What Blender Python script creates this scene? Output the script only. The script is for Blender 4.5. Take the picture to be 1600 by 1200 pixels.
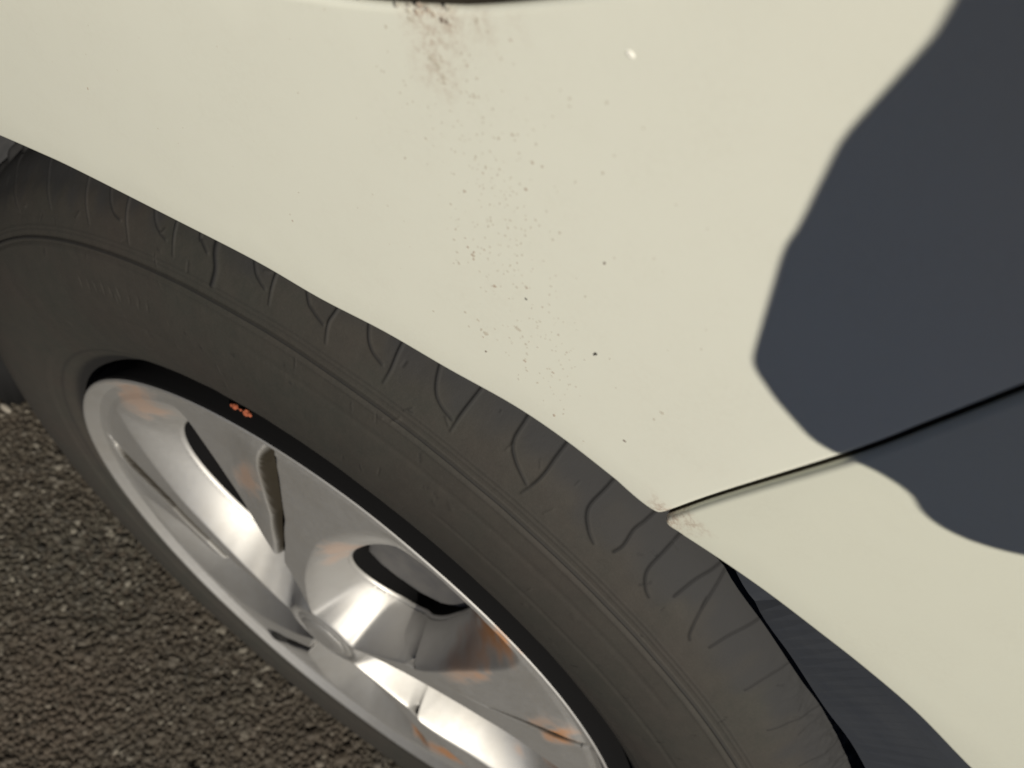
import bpy, bmesh, math, random
import numpy as np
from mathutils import Vector, Matrix
from mathutils.geometry import delaunay_2d_cdt

random.seed(7); np.random.seed(7)
S = bpy.context.scene
COL = S.collection
for o in list(bpy.data.objects):
    bpy.data.objects.remove(o)

# ------------------------------------------------------------------ camera, sky, sun, exposure
CAM = Vector((0.01368, -0.23012, 0.61755))
RIGHT = Vector((0.77995, 0.55435, 0.29046)); UP = Vector((-0.62495, 0.66516, 0.40866)); BACK = Vector((0.03334, -0.50026, 0.86523))
cd = bpy.data.cameras.new('camera'); cam = bpy.data.objects.new('camera', cd); COL.objects.link(cam)
cam.matrix_world = Matrix.Translation(CAM) @ Matrix((RIGHT, UP, BACK)).transposed().to_4x4()
cd.sensor_width = 36; cd.lens = 1496.7 * 36 / 1600
cd.clip_start = 0.01; cd.clip_end = 500
cd.dof.use_dof = True; cd.dof.focus_distance = 0.30; cd.dof.aperture_fstop = 17
S.camera = cam

SUN = Vector((0.52, -0.53, 0.67)).normalized()          # towards the sun
elev = math.asin(SUN.z); rot = math.atan2(SUN.x, SUN.y)
W = bpy.data.worlds.new('World'); S.world = W; W.use_nodes = True
nt = W.node_tree; bg = nt.nodes['Background']
sky = nt.nodes.new('ShaderNodeTexSky'); sky.sky_type = 'NISHITA'; sky.sun_disc = False
sky.air_density = .26; sky.dust_density = .03; sky.ozone_density = 5; sky.sun_elevation = elev; sky.sun_rotation = rot
nt.links.new(sky.outputs[0], bg.inputs[0]); bg.inputs[1].default_value = 0.05
sd = bpy.data.lights.new('sun', 'SUN'); sd.energy = 5.0; sd.angle = math.radians(0.53); sd.color = (1.0, 0.93, 0.80)
sun = bpy.data.objects.new('sun', sd); COL.objects.link(sun)
sun.rotation_euler = (-SUN).to_track_quat('-Z', 'Y').to_euler()
vs = S.view_settings; vs.view_transform = 'Standard'; vs.look = 'None'; vs.gamma = 1; vs.exposure = 0.09; vs.use_curve_mapping = False

# ------------------------------------------------------------------ helpers
def link(name, me, mats, parent=None):
    o = bpy.data.objects.new(name, me); COL.objects.link(o)
    for m in (mats if isinstance(mats, (list, tuple)) else [mats]): me.materials.append(m)
    if parent: o.parent = parent
    return o
def tag(o, label, cat, group=None):
    o['label'] = label; o['category'] = cat
    if group: o['group'] = group
def np_mesh(name, co, faces, smooth=True):
    me = bpy.data.meshes.new(name); co = np.asarray(co, np.float32); faces = np.asarray(faces, np.int32)
    k = faces.shape[1]
    me.vertices.add(len(co)); me.vertices.foreach_set('co', co.ravel())
    me.loops.add(faces.size); me.loops.foreach_set('vertex_index', faces.ravel())
    me.polygons.add(len(faces)); me.polygons.foreach_set('loop_start', np.arange(0, faces.size, k, dtype=np.int32))
    me.polygons.foreach_set('loop_total', np.full(len(faces), k, np.int32))
    me.update(calc_edges=True); me.validate()
    me.polygons.foreach_set('use_smooth', np.full(len(me.polygons), smooth, bool))
    return me
def grid_faces(n, m, wrap=False, flip=False):
    i = np.arange(n if wrap else n - 1); j = np.arange(m - 1)
    I, J = np.meshgrid(i, j, indexing='ij'); I2 = (I + 1) % n
    f = np.stack([I * m + J, I2 * m + J, I2 * m + J + 1, I * m + J + 1], -1).reshape(-1, 4)
    return f[:, ::-1] if flip else f
def attr(me, name, vals):
    a = me.attributes.new(name, 'FLOAT', 'POINT'); a.data.foreach_set('value', np.asarray(vals, np.float32))
def sstep(a, b, x):
    t = np.clip((x - a) / (b - a), 0, 1); return t * t * (3 - 2 * t)
def box_bm(bm, c, s, M=None):
    r = bmesh.ops.create_cube(bm, size=1)['verts']
    for v in r:
        v.co = Vector((v.co.x * s[0] + c[0], v.co.y * s[1] + c[1], v.co.z * s[2] + c[2]))
        if M: v.co = M @ v.co
    return r
def bm_obj(name, bm, mats, parent=None, smooth=True):
    me = bpy.data.meshes.new(name); bmesh.ops.recalc_face_normals(bm, faces=bm.faces[:]); bm.to_mesh(me); bm.free()
    for p in me.polygons: p.use_smooth = smooth
    return link(name, me, mats, parent)
def smooth_noise(n, m, cell_n, cell_m, wrap=False):
    a = np.random.rand(cell_n + 1, cell_m + 1)
    if wrap: a[-1] = a[0]
    x = np.linspace(0, cell_n - 1e-6, n); y = np.linspace(0, cell_m - 1e-6, m)
    xi = x.astype(int); yi = y.astype(int); fx = x - xi; fy = y - yi
    fx = (fx * fx * (3 - 2 * fx))[:, None]; fy = (fy * fy * (3 - 2 * fy))[None]
    return (a[xi][:, yi] * (1 - fx) * (1 - fy) + a[xi + 1][:, yi] * fx * (1 - fy) + a[xi][:, yi + 1] * (1 - fx) * fy + a[xi + 1][:, yi + 1] * fx * fy)

# ------------------------------------------------------------------ materials
def mat(name, color, rough=.5, metal=0, **kw):
    m = bpy.data.materials.new(name); m.use_nodes = True
    b = m.node_tree.nodes['Principled BSDF']
    b.inputs['Base Color'].default_value = (*color, 1); b.inputs['Roughness'].default_value = rough; b.inputs['Metallic'].default_value = metal
    for k, v in kw.items(): b.inputs[k].default_value = v
    return m
class NB:
    def __init__(s, m): s.t = m.node_tree; s.b = s.t.nodes['Principled BSDF']; s.tc = s.t.nodes.new('ShaderNodeTexCoord')
    def noise(s, scale, detail=4, rough=.55, vec=None):
        n = s.t.nodes.new('ShaderNodeTexNoise'); n.inputs['Scale'].default_value = scale; n.inputs['Detail'].default_value = detail; n.inputs['Roughness'].default_value = rough
        s.t.links.new(vec or s.tc.outputs['Object'], n.inputs['Vector']); return n.outputs['Fac']
    def vor(s, scale, feature='F1', out='Distance'):
        n = s.t.nodes.new('ShaderNodeTexVoronoi'); n.feature = feature; n.inputs['Scale'].default_value = scale
        s.t.links.new(s.tc.outputs['Object'], n.inputs['Vector']); return n.outputs[out]
    def ramp(s, fac, stops, mode='LINEAR'):
        n = s.t.nodes.new('ShaderNodeValToRGB'); n.color_ramp.interpolation = mode; e = n.color_ramp.elements
        while len(e) < len(stops): e.new(.5)
        for el, (p, c) in zip(e, stops): el.position = p; el.color = (*c, 1) if not isinstance(c, (int, float)) else (c, c, c, 1)
        s.t.links.new(fac, n.inputs[0]); return n.outputs[0]
    def mix(s, fac, a, b, mode='MIX'):
        n = s.t.nodes.new('ShaderNodeMix'); n.data_type = 'RGBA'; n.blend_type = mode
        for inp, v in ((n.inputs[0], fac), (n.inputs[6], a), (n.inputs[7], b)):
            if hasattr(v, 'is_linked') or hasattr(v, 'links'): s.t.links.new(v, inp)
            elif isinstance(v, (int, float)): inp.default_value = v
            else: inp.default_value = (*v, 1)
        return n.outputs[2]
    def math(s, op, a, b=0.0):
        n = s.t.nodes.new('ShaderNodeMath'); n.operation = op
        for inp, v in zip(n.inputs, (a, b)):
            if isinstance(v, (int, float)): inp.default_value = v
            else: s.t.links.new(v, inp)
        return n.outputs[0]
    def attr(s, name):
        n = s.t.nodes.new('ShaderNodeAttribute'); n.attribute_name = name; return n
    def bump(s, h, strength, dist):
        n = s.t.nodes.new('ShaderNodeBump'); n.inputs['Strength'].default_value = strength; n.inputs['Distance'].default_value = dist
        s.t.links.new(h, n.inputs['Height']); s.t.links.new(n.outputs[0], s.b.inputs['Normal'])
    def to(s, sock, out): s.t.links.new(out, s.b.inputs[sock])

def paint_mat(name, col):
    m = mat(name, col, .38); b = NB(m)
    b.b.inputs['Coat Weight'].default_value = .8; b.b.inputs['Coat Roughness'].default_value = .05
    dust = b.ramp(b.noise(38, 5, .65), [(.42, 0), (.72, 1)])
    d2 = b.ramp(b.noise(900, 3, .6), [(.35, 0), (.75, 1)])
    f = b.math('MULTIPLY', b.math('MULTIPLY', dust, d2), .16)
    c = b.mix(f, col, (.50, .47, .39))
    c = b.mix(b.math('MULTIPLY', b.ramp(b.noise(9, 3, .5), [(.3, 0), (.7, 1)]), .10), c, (.66, .64, .55))
    st = b.attr('rust').outputs['Fac']
    grain = b.ramp(b.noise(700, 6, .8), [(.46, 0), (.60, 1)])
    k = b.math('MULTIPLY', st, grain)
    c = b.mix(k, c, (.35, .24, .175))
    c = b.mix(b.math('MULTIPLY', st, .13), c, (.62, .42, .33))
    b.to('Base Color', c)
    b.bump(b.noise(1300, 3, .6), .05, .0004)
    return m
M_wing = paint_mat('white_paint', (.765, .775, .685))
M_bump = paint_mat('white_plastic_paint', (.735, .748, .645))

M_rub = mat('dusty_rubber', (.04, .04, .04), .78); b = NB(M_rub)
b.b.inputs['Specular IOR Level'].default_value = .25
n1 = b.ramp(b.noise(17, 6, .62), [(.36, 0), (.66, 1)]); n2 = b.ramp(b.noise(120, 6, .7), [(.35, 0), (.7, 1)])
n3 = b.ramp(b.noise(900, 3, .7), [(.4, 0), (.7, 1)])
c = b.mix(n1, (.0275, .0278, .0242), (.0325, .028, .0248))
c = b.mix(b.math('MULTIPLY', n2, .55), c, (.040, .036, .031))
c = b.mix(b.math('MULTIPLY', n3, .28), c, (.046, .042, .037))
c = b.mix(b.attr('shoulder_tone').outputs['Fac'], c, (.024, .0245, .0265))
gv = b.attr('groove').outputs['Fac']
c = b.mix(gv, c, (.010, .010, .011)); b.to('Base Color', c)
b.bump(b.mix(.5, b.noise(1500, 4, .7), n2), .28, .0005)

STAINC = (.40, .165, .045)
M_sil = mat('silver_wheel_lacquer', (.465, .46, .45), .42, .8); b = NB(M_sil)
st = b.attr('stain').outputs['Fac']
br = b.ramp(b.noise(60, 5, .65), [(.3, .8), (.7, 1)])
film = b.ramp(b.noise(22, 6, .7), [(.45, 0), (.8, 1)])
c = b.mix(b.math('MULTIPLY', film, .35), (.465, .46, .45), (.33, .30, .25))
k = b.math('MULTIPLY', st, br)
c = b.mix(k, c, STAINC); c = b.mix(b.attr('slot_dark').outputs['Fac'], c, (.022, .018, .012)); b.to('Base Color', c)
b.to('Metallic', b.math('SUBTRACT', .8, b.math('MULTIPLY', b.math('MAXIMUM', k, b.attr('slot_dark').outputs['Fac']), .8)))
b.to('Roughness', b.math('ADD', .49, b.math('MULTIPLY', b.noise(300, 4, .6), .14)))
b.b.inputs['Coat Weight'].default_value = .25; b.b.inputs['Coat Roughness'].default_value = .2
M_well = mat('matt_black', (.004, .004, .0045), .9, 0, **{'Specular IOR Level': .12})  # one matt black for window walls, steel wheel, flange and outer lip edge
M_steel = mat('grey_steel', (.105, .105, .11), .6, .25); b = NB(M_steel)
b.to('Base Color', b.ramp(b.noise(70, 4, .6), [(.3, (.085, .085, .09)), (.7, (.125, .122, .12))]))
M_liner = mat('dusty_primer', (.4, .4, .4), .95); b = NB(M_liner)
b.to('Base Color', b.ramp(b.noise(90, 6, .7), [(.3, (.035, .037, .042)), (.7, (.07, .07, .075))])); b.bump(b.noise(120, 4, .6), .25, .002)
M_black = mat('black_rubber_trim', (.007, .007, .0075), .85, 0, **{'Specular IOR Level': .2})
M_shade_grime = mat('seam_shade_grime', (.050, .042, .028), .9)  # dirt brown, darkened to stand in for shade inside the panel gaps
M_glass = mat('dark_glass', (.012, .014, .015), .06, 0)
M_rust = mat('rust_flake', (.24, .060, .025), .85)
M_s = [mat('dust_speck', (.53, .50, .42), .8), mat('grime_speck', (.44, .37, .30), .8), mat('dirt_speck', (.20, .16, .13), .8), mat('tar_speck', (.012, .011, .01), .5), mat('glint_dot', (.93, .92, .84), .1)]
M_asph = mat('asphalt', (.04, .036, .03), .9); b = NB(M_asph)
v = b.vor(210, 'F1', 'Color'); sep = b.t.nodes.new('ShaderNodeSeparateColor'); b.t.links.new(v, sep.inputs[0])
c = b.ramp(sep.outputs[0], [(0, (.012, .010, .007)), (.4, (.026, .022, .016)), (.75, (.04, .032, .024)), (1, (.065, .06, .05))])
c = b.mix(b.math('MULTIPLY', b.noise(5, 4), .4), c, (.05, .036, .024)); b.to('Base Color', c)
b.bump(b.math('MULTIPLY', b.vor(210), -1), .8, .004)
M_stone = mat('asphalt_aggregate', (.05, .05, .04), .8); b = NB(M_stone)
tone = b.attr('tone').outputs['Fac']
c = b.ramp(tone, [(0, (.018, .016, .012)), (.45, (.040, .034, .0235)), (.8, (.053, .047, .036)), (.93, (.085, .077, .064)), (1, (.19, .175, .145))])
c = b.mix(b.math('MULTIPLY', b.ramp(b.noise(6, 4), [(.34, 0), (.64, 1)]), .6), c, (.062, .044, .031), 'MIX')
c = b.mix(b.math('MULTIPLY', b.noise(1200, 3, .7), .35), c, (.02, .017, .012)); b.to('Base Color', c)

# ------------------------------------------------------------------ ground
GZ = -0.3255
bm = bmesh.new(); bmesh.ops.create_grid(bm, x_segments=60, y_segments=60, size=60)
for v_ in bm.verts: v_.co.z = GZ - .003
g = bm_obj('asphalt_ground', bm, M_asph); g['kind'] = 'structure'

# loose and embedded aggregate near the wheel: one mesh of many small stones
ico = [Vector(v) for v in ((0, 0, -1), (.72, -.53, -.45), (-.28, -.85, -.45), (-.89, 0, -.45), (-.28, .85, -.45), (.72, .53, -.45), (.28, -.85, .45), (-.72, -.53, .45), (-.72, .53, .45), (.28, .85, .45), (.89, 0, .45), (0, 0, 1))]
icf = np.array([(0, 1, 2), (1, 0, 5), (0, 2, 3), (0, 3, 4), (0, 4, 5), (1, 5, 10), (2, 1, 6), (3, 2, 7), (4, 3, 8), (5, 4, 9), (1, 10, 6), (2, 6, 7), (3, 7, 8), (4, 8, 9), (5, 9, 10), (6, 10, 11), (7, 6, 11), (8, 7, 11), (9, 8, 11), (10, 9, 11)])
base = np.array([list(v) for v in ico])
pts = []
step = .0042
for i, x in enumerate(np.arange(-.62, .42, step)):
    for y in np.arange(-.62, .14, step):
        pts.append((x + random.uniform(-.6, .6) * step, y + random.uniform(-.6, .6) * step))
n = len(pts); P = np.array(pts)
sz = np.random.gamma(5, .00037, n) + .0006
rotz = np.random.rand(n) * 6.283
sc = sz[:, None] * np.stack([np.random.uniform(.8, 1.4, n), np.random.uniform(.7, 1.1, n), np.random.uniform(.5, .95, n)], 1)
V = base[None] * sc[:, None, :] * np.random.uniform(.78, 1.2, (n, 12, 1))
cz, sn = np.cos(rotz)[:, None], np.sin(rotz)[:, None]
V = np.stack([V[..., 0] * cz - V[..., 1] * sn, V[..., 0] * sn + V[..., 1] * cz, V[..., 2]], -1)
V += np.stack([P[:, 0], P[:, 1], GZ - .002 + sz * np.random.uniform(-.35, .25, n)], 1)[:, None]
V = V.reshape(-1, 3); under = (np.abs(V[:, 0]) < .09) & (V[:, 1] > -.075); V[under, 2] = np.minimum(V[under, 2], GZ)
F = (icf[None] + (np.arange(n) * 12)[:, None, None]).reshape(-1, 3)
me = np_mesh('asphalt_aggregate', V, F, False)
attr(me, 'tone', np.repeat(np.random.rand(n), 12))
st_ = link('asphalt_aggregate', me, M_stone); st_['kind'] = 'stuff'

# ------------------------------------------------------------------ car
car = bpy.data.objects.new('car', None); COL.objects.link(car); car.location = (0, 0, 0)
tag(car, 'white car with a dusty tyre and a rust stained silver wheel, parked on asphalt', 'car')
wheel = bpy.data.objects.new('wheel', None); COL.objects.link(wheel); wheel.parent = car

# ---- tyre
pr0 = np.array([(.209, -.088), (.22, -.1), (.232, -.108), (.245, -.111), (.26, -.110), (.275, -.105), (.288, -.097), (.298, -.085), (.307, -.06), (.31, 0)])
pr0[0, 1] = -.0955; pr0[1, 1] = -.1045; pr0[2, 1] = -.1092
pr = pr0.copy(); pr[:, 0] = .209 + (pr0[:, 0] - .209) * 1.1541; pr[:, 1] += .0175
k = np.arange(10)
def cat(xs, t):
    i = np.clip(t.astype(int), 0, len(xs) - 2); f = t - i
    g_ = lambda a: xs[np.clip(a, 0, len(xs) - 1)]
    p0, p1, p2, p3 = g_(i - 1), g_(i), g_(i + 1), g_(i + 2)
    return .5 * (2 * p1 + (p2 - p0) * f + (2 * p0 - 5 * p1 + 4 * p2 - p3) * f * f + (3 * p1 - p0 - 3 * p2 + p3) * f ** 3)
tt = np.linspace(0, 9, 1801); R_, Y_ = cat(pr[:, 0], tt), cat(pr[:, 1], tt)
s_lin = np.concatenate([[0], np.cumsum(np.hypot(np.diff(R_), np.diff(Y_)))])
s0 = s_lin[600]                                            # arc length at the widest point of the sidewall
s_mm = np.unique(np.concatenate([np.linspace(0, s0, 26), s0 + np.arange(0, .038, .0012), s0 + np.arange(.038, .110, .00048), np.linspace(s0 + .11, s_lin[-1], 12)]))
r_p = np.interp(s_mm, s_lin, R_); y_p = np.interp(s_mm, s_lin, Y_)
q_mm = (s_mm - s0) * 1000
# bead: inner return down to the rim
r_p = np.concatenate([[.2045, .2075, .2082], r_p]); y_p = np.concatenate([[-.068, -.0725, -.0765], y_p]); q_mm = np.concatenate([[-60, -58, -55], q_mm])
# mirrored inner half, coarse
th = np.radians(np.concatenate([np.arange(14, 152, .085), np.arange(152, 374, .6)])); nT = len(th)
tr, ty = np.gradient(r_p), np.gradient(y_p); L = np.hypot(tr, ty) + 1e-9
nr, ny = -ty / L, tr / L
sg = np.where(nr * .3 - ny > 0, 1, 1)
T2, Q2 = np.meshgrid(np.degrees(th), q_mm, indexing='ij')
disp = np.zeros_like(T2); groove = np.zeros_like(T2)
def line_groove(q, w, d, amt=.8):
    global disp, groove
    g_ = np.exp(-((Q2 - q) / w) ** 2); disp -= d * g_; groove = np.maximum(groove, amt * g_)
line_groove(42.6, .62, .0009, .85)
disp += .0006 * np.exp(-((Q2 - 41.2) / .8) ** 2)
line_groove(46.2, .4, .0002, .22); line_groove(48.3, .4, .0002, .25); line_groove(39.0, .5, .0002, .15)
disp += .0007 * sstep(42.8, 43.6, Q2)
for q, h in ((-21, .0006), (-17.5, -.0007), (-10, .0003)): disp += h * np.exp(-((Q2 - q) / .9) ** 2)
groove = np.maximum(groove, .45 * np.exp(-((Q2 + 27) / .8) ** 2)); groove = np.maximum(groove, .9 * sstep(-33, -38, Q2))
SIP = [[(144.6, 78.5), (141.2, 54.9)], [(136.6, 75.8), (134.5, 56.5)], [(129.4, 70.4), (128.1, 52.4)], [(125.9, 68.2), (124.8, 60.7), (123.8, 58.2)], [(123.4, 66.5), (122.6, 49.8)],
 [(120.1, 65.7), (119.2, 59.9), (118.3, 57.4)], [(117.7, 65.7), (117.3, 52.4)], [(115.1, 65.7), (114.7, 63.2), (113.9, 59.9)], [(109.6, 64.8), (108.7, 59.9), (108.1, 58.2)],
 [(107.7, 64.8), (107.4, 53.2)], [(104.8, 64.8), (103.9, 60.7), (102.7, 58.2)], [(102.3, 66.5), (102.4, 59.9), (102.0, 52.4)], [(99.7, 67.3), (98.7, 60.7), (97.5, 58.2)],
 [(97.1, 69.0), (96.8, 59.0), (96.8, 52.4)], [(94.1, 70.4), (93.3, 62.4), (92.4, 59.0), (91.3, 57.4)], [(91.0, 70.4), (91.0, 60.7), (90.9, 53.2)],
 [(87.4, 74.4), (87.1, 65.7), (86.1, 60.7), (84.5, 56.5)], [(84.3, 73.1), (84.1, 62.4), (84.3, 52.4)], [(80.4, 75.8), (80.3, 65.7), (79.2, 59.9), (78.2, 57.4)],
 [(76.9, 77.1), (77.0, 71.7), (76.7, 64.8), (76.8, 60.7)], [(74.4, 74.4), (74.2, 64.8), (73.3, 59.9), (72.5, 58.2)], [(71.0, 82.5), (71.3, 75.8), (71.4, 65.7)],
 [(69.3, 70.4), (68.4, 61.5), (67.8, 59.0)], [(65.7, 82.5), (66.1, 74.4), (66.3, 69.0), (66.4, 63.2)], [(61.1, 81.2), (61.3, 74.4), (61.5, 64.0)], [(55.8, 82.5), (56.0, 75.8), (56.8, 62.4)],
 [(51.2, 86.6), (51.0, 79.8), (51.4, 66.5)]]
a_ = 46.2
while a_ > -190:
    SIP.append([(a_, 86), (a_ + .3, 60)]); SIP.append([(a_ + 2.6, 78), (a_ + 1.4, 60), (a_ + .8, 57)]); a_ -= 5.3
SIP = [[(S_[0][0] + (S_[0][0] - S_[1][0]) * (88 - S_[0][1]) / max(4, S_[0][1] - S_[1][1]) * .6, 88)] + S_ for S_ in SIP]
W_ = [(1.0, .9)] * len(SIP)
SIP.append([(113.55, 88), (113.4, 65.7), (112.75, 55.7), (112.8, 48.6)]); W_.append((2.1, 1.0))
mmdeg = math.radians(1) * 305.0
def dens(S_):
    P_ = np.array(S_, float); n_ = len(P_)
    if n_ < 3: return S_
    t_ = np.linspace(0, n_ - 1, (n_ - 1) * 5 + 1); return list(zip(cat(P_[:, 0], np.minimum(t_, n_ - 1.0001)), cat(P_[:, 1], np.minimum(t_, n_ - 1.0001))))
for S_, (w, am) in zip(SIP, W_):
    S_ = dens(S_); soft = .45 + .55 * min(1, max(0, (S_[-1][0] - 55) / 25)) if w < 1.5 else 1
    a0, a1 = min(p[0] for p in S_) - 1.2, max(p[0] for p in S_) + 1.2
    base_a = T2[:, 0]; wrapd = np.where(base_a > 200 + min(0, a0), base_a - 360, base_a) if a0 < 14 else base_a
    idx = np.where((wrapd > a0) & (wrapd < a1))[0]
    if not len(idx): continue
    A = wrapd[idx][:, None] * mmdeg; Q = Q2[idx]; dm = np.full(Q.shape, 1e9)
    for (u0, v0), (u1, v1) in zip(S_[:-1], S_[1:]):
        ax, ay, bx_, by = u0 * mmdeg, v0, u1 * mmdeg, v1; dx, dy = bx_ - ax, by - ay
        t_ = np.clip(((A - ax) * dx + (Q - ay) * dy) / (dx * dx + dy * dy), 0, 1)
        dm = np.minimum(dm, np.hypot(A - ax - t_ * dx, Q - ay - t_ * dy))
    fade = 1 - .55 * sstep(62, 52, Q) * (w < 1.5)
    g_ = np.exp(-(dm / (.56 * w)) ** 2) * fade
    disp[idx] -= .0008 * g_ * soft; groove[idx] = np.maximum(groove[idx], am * g_ * (.35 + .65 * soft))
# moulded marks and scuffs on the sidewall
rs = np.random.RandomState(5)
def mark(a0, q0, a1, q1, w, d, am):
    idx = np.where((T2[:, 0] > min(a0, a1) - .8) & (T2[:, 0] < max(a0, a1) + .8))[0]
    A = T2[idx] * mmdeg; Q = Q2[idx]; ax_, bx2 = a0 * mmdeg, a1 * mmdeg; dx, dy = bx2 - ax_, q1 - q0
    t_ = np.clip(((A - ax_) * dx + (Q - q0) * dy) / (dx * dx + dy * dy + 1e-9), 0, 1); g_ = np.exp(-(np.hypot(A - ax_ - t_ * dx, Q - q0 - t_ * dy) / w) ** 2)
    disp[idx] += d * g_
    if am > 0: groove[idx] = np.maximum(groove[idx], am * g_)
for i in range(150):
    a0 = rs.uniform(22, 148); q0 = rs.uniform(-8, 80); L_ = rs.uniform(.2, 1.6); an_ = rs.uniform(0, 3.14)
    mark(a0, q0, a0 + L_ * math.cos(an_) * .5, q0 + L_ * 3 * math.sin(an_), rs.uniform(.25, .6), rs.choice([-.0003, .0003]), rs.choice([0, .3, .5]))
for a_q, q_q, n_q in ((121, 22, 9),):                # worn raised size marks, too faint to read
    for i in range(n_q): mark(a_q + i * 1.3, q_q, a_q + i * 1.3 + rs.uniform(-.3, .3), q_q + rs.uniform(2, 5), .6, .00035, 0)
for q, a0, a1 in ((8, 118, 146), (29.5, 60, 112), (12, 40, 90)): disp += .0005 * np.exp(-((Q2 - q) / .7) ** 2) * sstep(a0, a0 + 4, T2) * sstep(a1, a1 - 4, T2)
# tread blocks: lateral channels past the shoulder, circumferential grooves
blk = sstep(.37, .46, np.abs(((T2 + 2.4) / 5.3) % 1 - .5) * 1.0)
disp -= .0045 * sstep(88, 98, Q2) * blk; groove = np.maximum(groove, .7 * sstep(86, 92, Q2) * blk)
for q in (118, 150): disp -= .006 * sstep(5, 3.6, np.abs(Q2 - q))
# lumpy dried dirt on the shoulder low on the right, gentle rubber waviness everywhere
N1 = smooth_noise(nT, len(q_mm), 260, 22, True); N2 = smooth_noise(nT, len(q_mm), 700, 60, True); N3 = smooth_noise(nT, len(q_mm), 60, 6, True)
rough_zone = sstep(66, 50, np.where(T2 > 200, T2 - 360, T2)) * sstep(62, 84, Q2)
disp += rough_zone * ((N1 - .5) * .0013 + (N2 - .5) * .0005)
disp += (N1 - .5) * .00006 + (N2 - .5) * .00003 + (N3 - .5) * .0004
Rg = r_p[None] + disp * nr[None]; Yg = y_p[None] + disp * ny[None]
# normals must point outward: check sign at the sidewall's widest point
Rfull = Rg; Yfull = Yg
co = np.stack([Rfull * np.cos(th)[:, None], Yfull, Rfull * np.sin(th)[:, None]], -1)
mid = .0175
half = co.reshape(-1, 3)
f1 = grid_faces(nT, len(q_mm), True)
# inner half (coarser copy of the profile, mirrored)
sel = list(range(0, 26, 3)) + list(range(30, len(q_mm), 9)); 
if sel[-1] != len(q_mm) - 1: sel.append(len(q_mm) - 1)
th2 = np.radians(np.arange(0, 360, 1.5))
ri = r_p[sel]; yi = 2 * mid - y_p[sel] + .0001
co2 = np.stack([ri[None] * np.cos(th2)[:, None], np.repeat(yi[None], len(th2), 0), ri[None] * np.sin(th2)[:, None]], -1).reshape(-1, 3)
f2 = grid_faces(len(th2), len(sel), True, True) + len(half)
allco = np.concatenate([half, co2]); allco[:, 2] = np.maximum(allco[:, 2], GZ - .001)
me = np_mesh('tyre', allco, np.concatenate([f1, f2])); attr(me, 'groove', np.concatenate([groove.reshape(-1), np.zeros(len(co2))]))
shoulder_tone = .85 * sstep(56, 76, Q2 + (smooth_noise(nT, len(q_mm), 120, 8, True) - .5) * 14)  # rubber drawn darker and bluer towards the tread
attr(me, 'shoulder_tone', np.concatenate([shoulder_tone.reshape(-1), np.ones(len(co2))]))
link('tyre', me, M_rub, wheel)

# ---- wheel cover: five scooped bowls with windows, folded spokes with a slot, polished lip
def lin(a, b, x): return np.clip((x - a) / (b - a), 0, 1)
PAD = [(.064, .026), (.062, .015), (.066, .003), (.074, -.012), (.086, -.022), (.104, -.027), (.128, -.0275), (.140, -.020), (.145, -.004), (.143, .014), (.134, .026), (.116, .033), (.096, .034), (.078, .032)]
AX = [76, 148, 220, 292, 4]
fr = np.array([0, .012, .0195, .0215, .024, .05, .12, .17, .1865, .1905, .197, .2012, .2032, .2046, .2060, .2068, .2072])
fy = np.array([-.1015, -.1013, -.1000, -.0985, -.1000, -.098, -.0935, -.0885, -.0862, -.0850, -.0853, -.0888, -.0906, -.0909, -.0893, -.084, -.0725])
HU, HV, SU, SV, SH = .102, .0050, .0545, .0340, .06
def cover_y(AA, RR, lip_on=True):
    """Face of the cover (toward -Y) at polar angle and radius, windows not yet cut."""
    Yh = np.interp(RR, fr, fy)
    for ax in AX:
        ph = (AA - ax + 180) % 360 - 180
        pR = np.interp(RR, [.02, .047, .08, .1, .14, .177, .2], [-24, -25, -23.5, -22, -18, -15, -10])
        pL = np.interp(RR, [.02, .05, .07, .1, .13, .17, .2], [44, 39, 36, 31, 27, 19, 13])
        t = (ph - pR) / (pL - pR)
        u = RR * np.cos(np.radians(ph)); v_ = RR * np.sin(np.radians(ph)); e = hole_e(u, v_)
        psi = np.degrees(np.arctan2((v_ - HV - SH * (u - HU)) / SV, (u - HU) / SU))
        eb = np.interp(psi, EB_A, EB_E, period=360); f = np.clip((eb - e) / (eb - 1.0), 0, 1)
        f = np.where(np.abs(ph) > 100, 0, f)
        Yh = Yh + (-.0675 - .22 * np.maximum(v_, -.01) - Yh) * f;
        sa = np.interp(RR, [.045, .05, .063, .1, .13, .178, .198], [60, 58, 52, 43, 39, 37.5, 36])
        dv = RR * np.radians((ph - sa + 180) % 360 - 180)
        wd = np.interp(RR, [.04, .08, .13, .17, .185, .2], [.0005, .0010, .0019, .0030, .0022, .0004])
        Yh = Yh + .0105 * sstep(wd * 1.8, wd * 1.0, np.abs(dv)) * sstep(.068, .095, RR) * sstep(.196, .178, RR)
        Yh = Yh - .0022 * sstep(0, .004, dv) * sstep(.03, .006, dv) * sstep(.035, .08, RR) * sstep(.195, .18, RR)
    return Yh
def bowl_lim(r): return (np.interp(r, [.02, .047, .08, .1, .14, .177, .2], [-30, -27, -24, -22, -18, -15, -10]), np.interp(r, [.02, .05, .07, .1, .13, .17, .2], [44, 39, 36, 31, 27, 19, 13]))
EB_A = np.arange(-180, 180, 2.0); EB_E = []
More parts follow.
